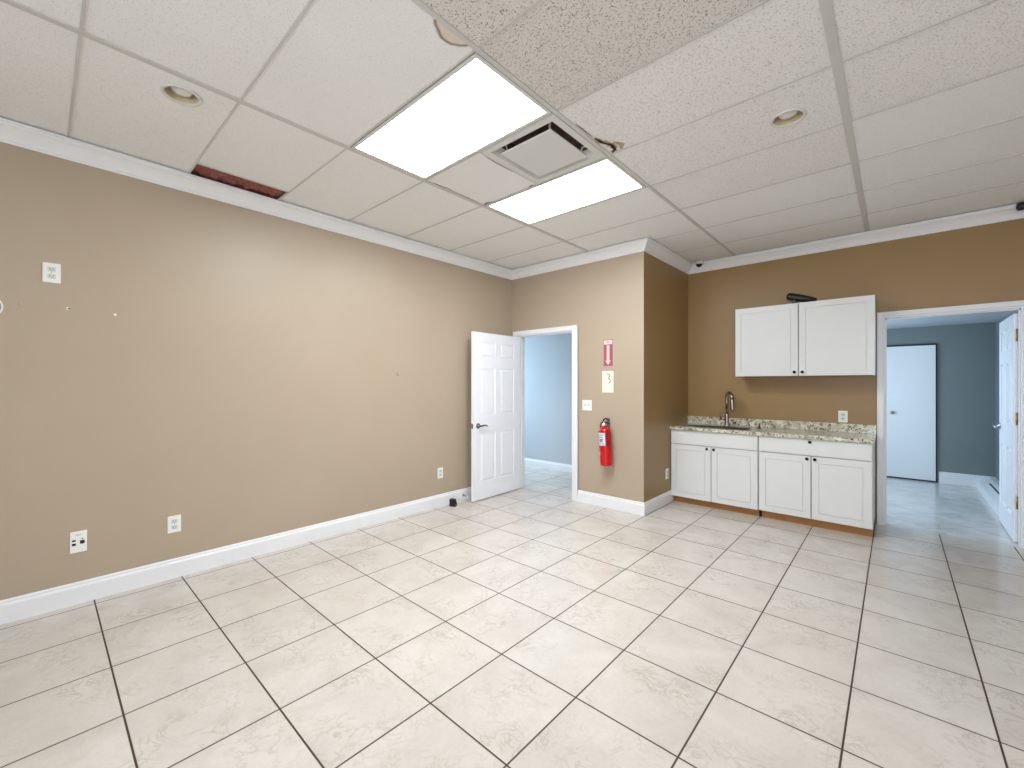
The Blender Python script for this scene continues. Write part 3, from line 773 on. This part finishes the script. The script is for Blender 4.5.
MB().box(-0.072, 0.072, -0.004, 0, 0, 0.245, 0.001).build('card', M['card'], cd)
MB().tube([(-0.01, -0.005, 0.215), (0.02, -0.006, 0.205), (0.022, -0.006, 0.18), (0.006, -0.006, 0.165), (0.03, -0.006, 0.145), (0.034, -0.006, 0.12), (0.012, -0.006, 0.105)], 0.0045, 8).build('hook_mark', M['cardmark'], cd)

# ------------------------------------------------------------------ kitchen alcove
def shaker(mb, x0, x1, z0, z1, y, t=0.019, fr=0.058, rec=0.008):
    """front face at y, thickness going back (+y)"""
    g_ = 0.0018
    x0 += g_; x1 -= g_; z0 += g_; z1 -= g_
    mb.box(x0, x1, y+rec, y+t, z0, z1)
    for bx in ((x0, x0+fr, z0, z1), (x1-fr, x1, z0, z1), (x0+fr, x1-fr, z0, z0+fr), (x0+fr, x1-fr, z1-fr, z1)):
        mb.box(bx[0], bx[1], y, y+rec, bx[2], bx[3])
    mb.box(x0+fr+0.007, x1-fr-0.007, y+0.001, y+rec, z0+fr+0.007, z1-fr-0.007)
    return mb
def knob(parent, x, z, y):
    return MB().lathe([(0.006, y), (0.0055, y-0.012), (0.013, y-0.016), (0.015, y-0.022), (0.011, y-0.028), (0.001, y-0.029)], 'y', (x, 0, z), 18, cap=False).build('knob', M['knob'], parent)
def base_cabinet(name, label, x0, x1, doors, zb, drawer, knobs, dz):
    t = thing(name, label, 'cabinet', (x0, KY-0.003, 0))
    w_ = x1-x0; yf = 4.38-KY+0.003
    mb = MB()
    mb.box(0, 0.016, yf, 0, 0.08, 0.866); mb.box(w_-0.016, w_, yf, 0, 0.08, 0.866)
    mb.box(0.016, w_-0.016, yf, 0, 0.08, 0.096); mb.box(0.016, w_-0.016, -0.012, 0, 0.096, 0.866)
    mb.box(0.016, w_-0.016, yf, yf+0.018, 0.70, 0.712); mb.box(0.016, w_-0.016, yf, yf+0.018, 0.848, 0.866)
    mb.build('body', M['cab'], t)
    MB().box(0.02, w_-0.002, 4.425-KY, 4.44-KY, 0, 0.082).build('toe_kick', M['wood'], t)
    y = yf-0.0205
    for (a, b), kx in zip(doors, knobs):
        d = shaker(MB(), a-x0, b-x0, zb, 0.70, y).build('door', M['cab'], t)
        knob(d, kx-x0, 0.672, y)
    d = MB().box(doors[0][0]-x0+0.0018, doors[1][1]-x0-0.0018, y, y+0.019, 0.706, 0.862, 0.0012).build('drawer' if drawer else 'false_front', M['cab'], t)
    if drawer: knob(d, drawer-x0, 0.838, y)
    return t
base_cabinet('sink_cabinet', 'white two door base cabinet under the sink, against the alcove side wall', AX+0.002, 2.826, [(AX+0.006, 2.358), (2.362, 2.822)], 0.080, None, [2.320, 2.392], 0)
base_cabinet('base_cabinet', 'white base cabinet with one wide drawer, beside the back room doorway', 2.832, 3.748, [(2.836, 3.285), (3.289, 3.744)], 0.088, 3.279, [3.255, 3.318], 0)

ct = thing('countertop', 'speckled cream and brown granite countertop with low backsplash', 'countertop', (AX+0.001, KY-0.002, 0.868))
L_ = 3.757-AX; yf = 4.335-KY+0.002
sx0, sx1, sy0, sy1 = 0.10, 0.80, -0.52, -0.24
mb = MB().box(0, sx0, yf, 0, 0, 0.037).box(sx1, L_, yf, 0, 0, 0.037).box(sx0, sx1, yf, sy0, 0, 0.037).box(sx0, sx1, sy1, 0, 0, 0.037)
mb.build('worktop', M['granite'], ct)
MB().box(0, L_, -0.020, 0, 0.0375, 0.127, 0.001).build('backsplash', M['granite'], ct)
sk = thing('sink', 'stainless steel sink set into the granite counter below the faucet', 'sink', (AX+0.001, KY-0.002, 0.905))
mb = MB(); r = 0.018
mb.box(sx0-r, sx1+r, sy0-r, sy0+0.002, 0.0005, 0.004).box(sx0-r, sx1+r, sy1-0.002, sy1+r, 0.0005, 0.004).box(sx0-r, sx0+0.002, sy0, sy1, 0.0005, 0.004).box(sx1-0.002, sx1+r, sy0, sy1, 0.0005, 0.004)
mb.build('rim', M['chrome'], sk)
e = 0.002
mb = MB().box(sx0+e, sx1-e, sy0+e, sy1-e, -0.18, -0.176).box(sx0+e, sx0+2*e, sy0+e, sy1-e, -0.176, 0.002).box(sx1-2*e, sx1-e, sy0+e, sy1-e, -0.176, 0.002).box(sx0+2*e, sx1-2*e, sy0+e, sy0+2*e, -0.176, 0.002).box(sx0+2*e, sx1-2*e, sy1-2*e, sy1-e, -0.176, 0.002)
mb.build('basin', M['steel'], sk)
MB().lathe([(0.04, -0.1755), (0.042, -0.173), (0.03, -0.172), (0.001, -0.174)], 'z', ((sx0+sx1)/2, (sy0+sy1)/2, 0), 20, cap=False).build('drain', M['chrome'], sk)

fc = thing('faucet', 'tall gooseneck metal faucet with side lever behind the sink', 'faucet', (2.412, 4.775, 0.905))
MB().lathe([(0.034, 0.0005), (0.034, 0.006), (0.026, 0.014), (0.0245, 0.02), (0.023, 0.14), (0.018, 0.15)], 'z', n=24).build('base', M['faucet'], fc)
pts = [(0, 0, 0.145), (0, 0, 0.335)]
dv = Vector((0.62, -0.78, 0)).normalized(); rr = 0.066
for k in range(1, 13):
    a_ = math.pi*k/12*1.0; pts.append((dv.x*rr*(1-math.cos(a_)), dv.y*rr*(1-math.cos(a_)), 0.335+rr*math.sin(a_)))
MB().tube(pts, 0.017, 14).build('spout', M['faucet'], fc)
e_ = Vector(pts[-1])
MB().tube([e_, e_+Vector((0.002, -0.004, -0.03)), e_+Vector((0.010, -0.02, -0.12)), e_+Vector((0.013, -0.026, -0.150))], [0.017, 0.019, 0.023, 0.021], 16).build('spray_head', M['faucet'], fc)
MB().tube([(-0.015, 0, 0.085), (-0.07, -0.015, 0.085)], 0.012, 12).tube([(-0.066, -0.014, 0.088), (-0.078, -0.016, 0.16)], [0.009, 0.007], 10).build('lever', M['faucet'], fc)

sd = thing('soap_dispenser', 'small dark soap pump at the right end of the sink', 'soap dispenser', (2.765, 4.72, 0.905))
MB().lathe([(0.020, 0.0005), (0.020, 0.005), (0.011, 0.010), (0.010, 0.035)], 'z', n=16).build('base', M['nickel'], sd)
MB().tube([(0, 0, 0.03), (0, 0, 0.055), (0.01, -0.02, 0.060), (0.018, -0.045, 0.055)], 0.006, 8).build('spout', M['nickel'], sd)

# wall cabinet
wc = thing('wall_cabinet', 'white two door cabinet hung on the kitchen wall above the counter', 'cabinet', (2.544, KY-0.003, 1.492))
w_ = 3.757-2.544; yf = 4.632-KY+0.003; h_ = 0.765
mb = MB()
mb.box(0, 0.016, yf, 0, 0, h_).box(w_-0.016, w_, yf, 0, 0, h_).box(0.016, w_-0.016, yf, 0, 0.012, 0.026).box(0.016, w_-0.016, yf, 0, h_-0.014, h_).box(0.016, w_-0.016, -0.010, 0, 0.026, h_-0.014)
mb.box(0.585, 0.600, yf, -0.01, 0.026, h_-0.014)
mb.build('body', M['cab'], wc)
MB().box(0.017, w_-0.017, yf+0.004, -0.001, 0.008, 0.0115).build('underside', M['wood'], wc)
y = yf-0.0205
for (a, b, kx) in ((0.0, 0.600, 0.570), (0.605, w_, 0.640)):
    d = shaker(MB(), a, b, 0.0, h_, y).build('door', M['cab'], wc)
    knob(d, kx, 0.040, y)
tb = thing('black_cylinder', 'short black rounded cylinder lying tilted on top of the wall cabinet', 'cylinder', (3.15, 4.71, 1.492+h_))
MB().tube([(-0.118, -0.02, 0.092), (-0.112, -0.02, 0.091), (-0.098, -0.02, 0.088), (-0.04, -0.01, 0.072), (0.10, 0.02, 0.034), (0.135, 0.025, 0.026), (0.14, 0.025, 0.025)], [0.018, 0.032, 0.041, 0.041, 0.032, 0.022, 0.01], 18).build('body', M['black'], tb)
MB().box(-0.07, -0.03, -0.035, 0.015, 0.0005, 0.045, 0.004).build('stand', M['black'], tb)

# black block on the floor by the open door, and the stop behind the door
st = thing('door_stop', 'small black block on the floor by the left baseboard', 'door stop', (0.112, 2.497, 0), R(20))
MB().prism_y([(-0.034, 0.0), (0.036, 0.0), (0.036, 0.03), (0.018, 0.078), (-0.034, 0.082)], -0.026, 0.026).build('body', M['black'], st)
MB().box(0.036, 0.038, -0.014, 0.014, 0.010, 0.024).build('metal_plate', M['screw'], st)
sp_ = thing('door_stop', 'metal spring stop on the left baseboard behind the open door', 'door stop', (0.0165, 2.735, 0.062), 0)
MB().lathe([(0.016, 0.0), (0.016, 0.004), (0.009, 0.008), (0.008, 0.02)], 'x', n=16).build('base', M['steel'], sp_)
MB().tube([(0.018+0.0012*k, 0.007*math.cos(k*0.9), 0.007*math.sin(k*0.9)) for k in range(48)], 0.0022, 6).build('spring', M['steel'], sp_)
MB().lathe([(0.006, 0.072), (0.010, 0.075), (0.010, 0.092), (0.006, 0.096)], 'x', n=14).build('tip', M['plate'], sp_)
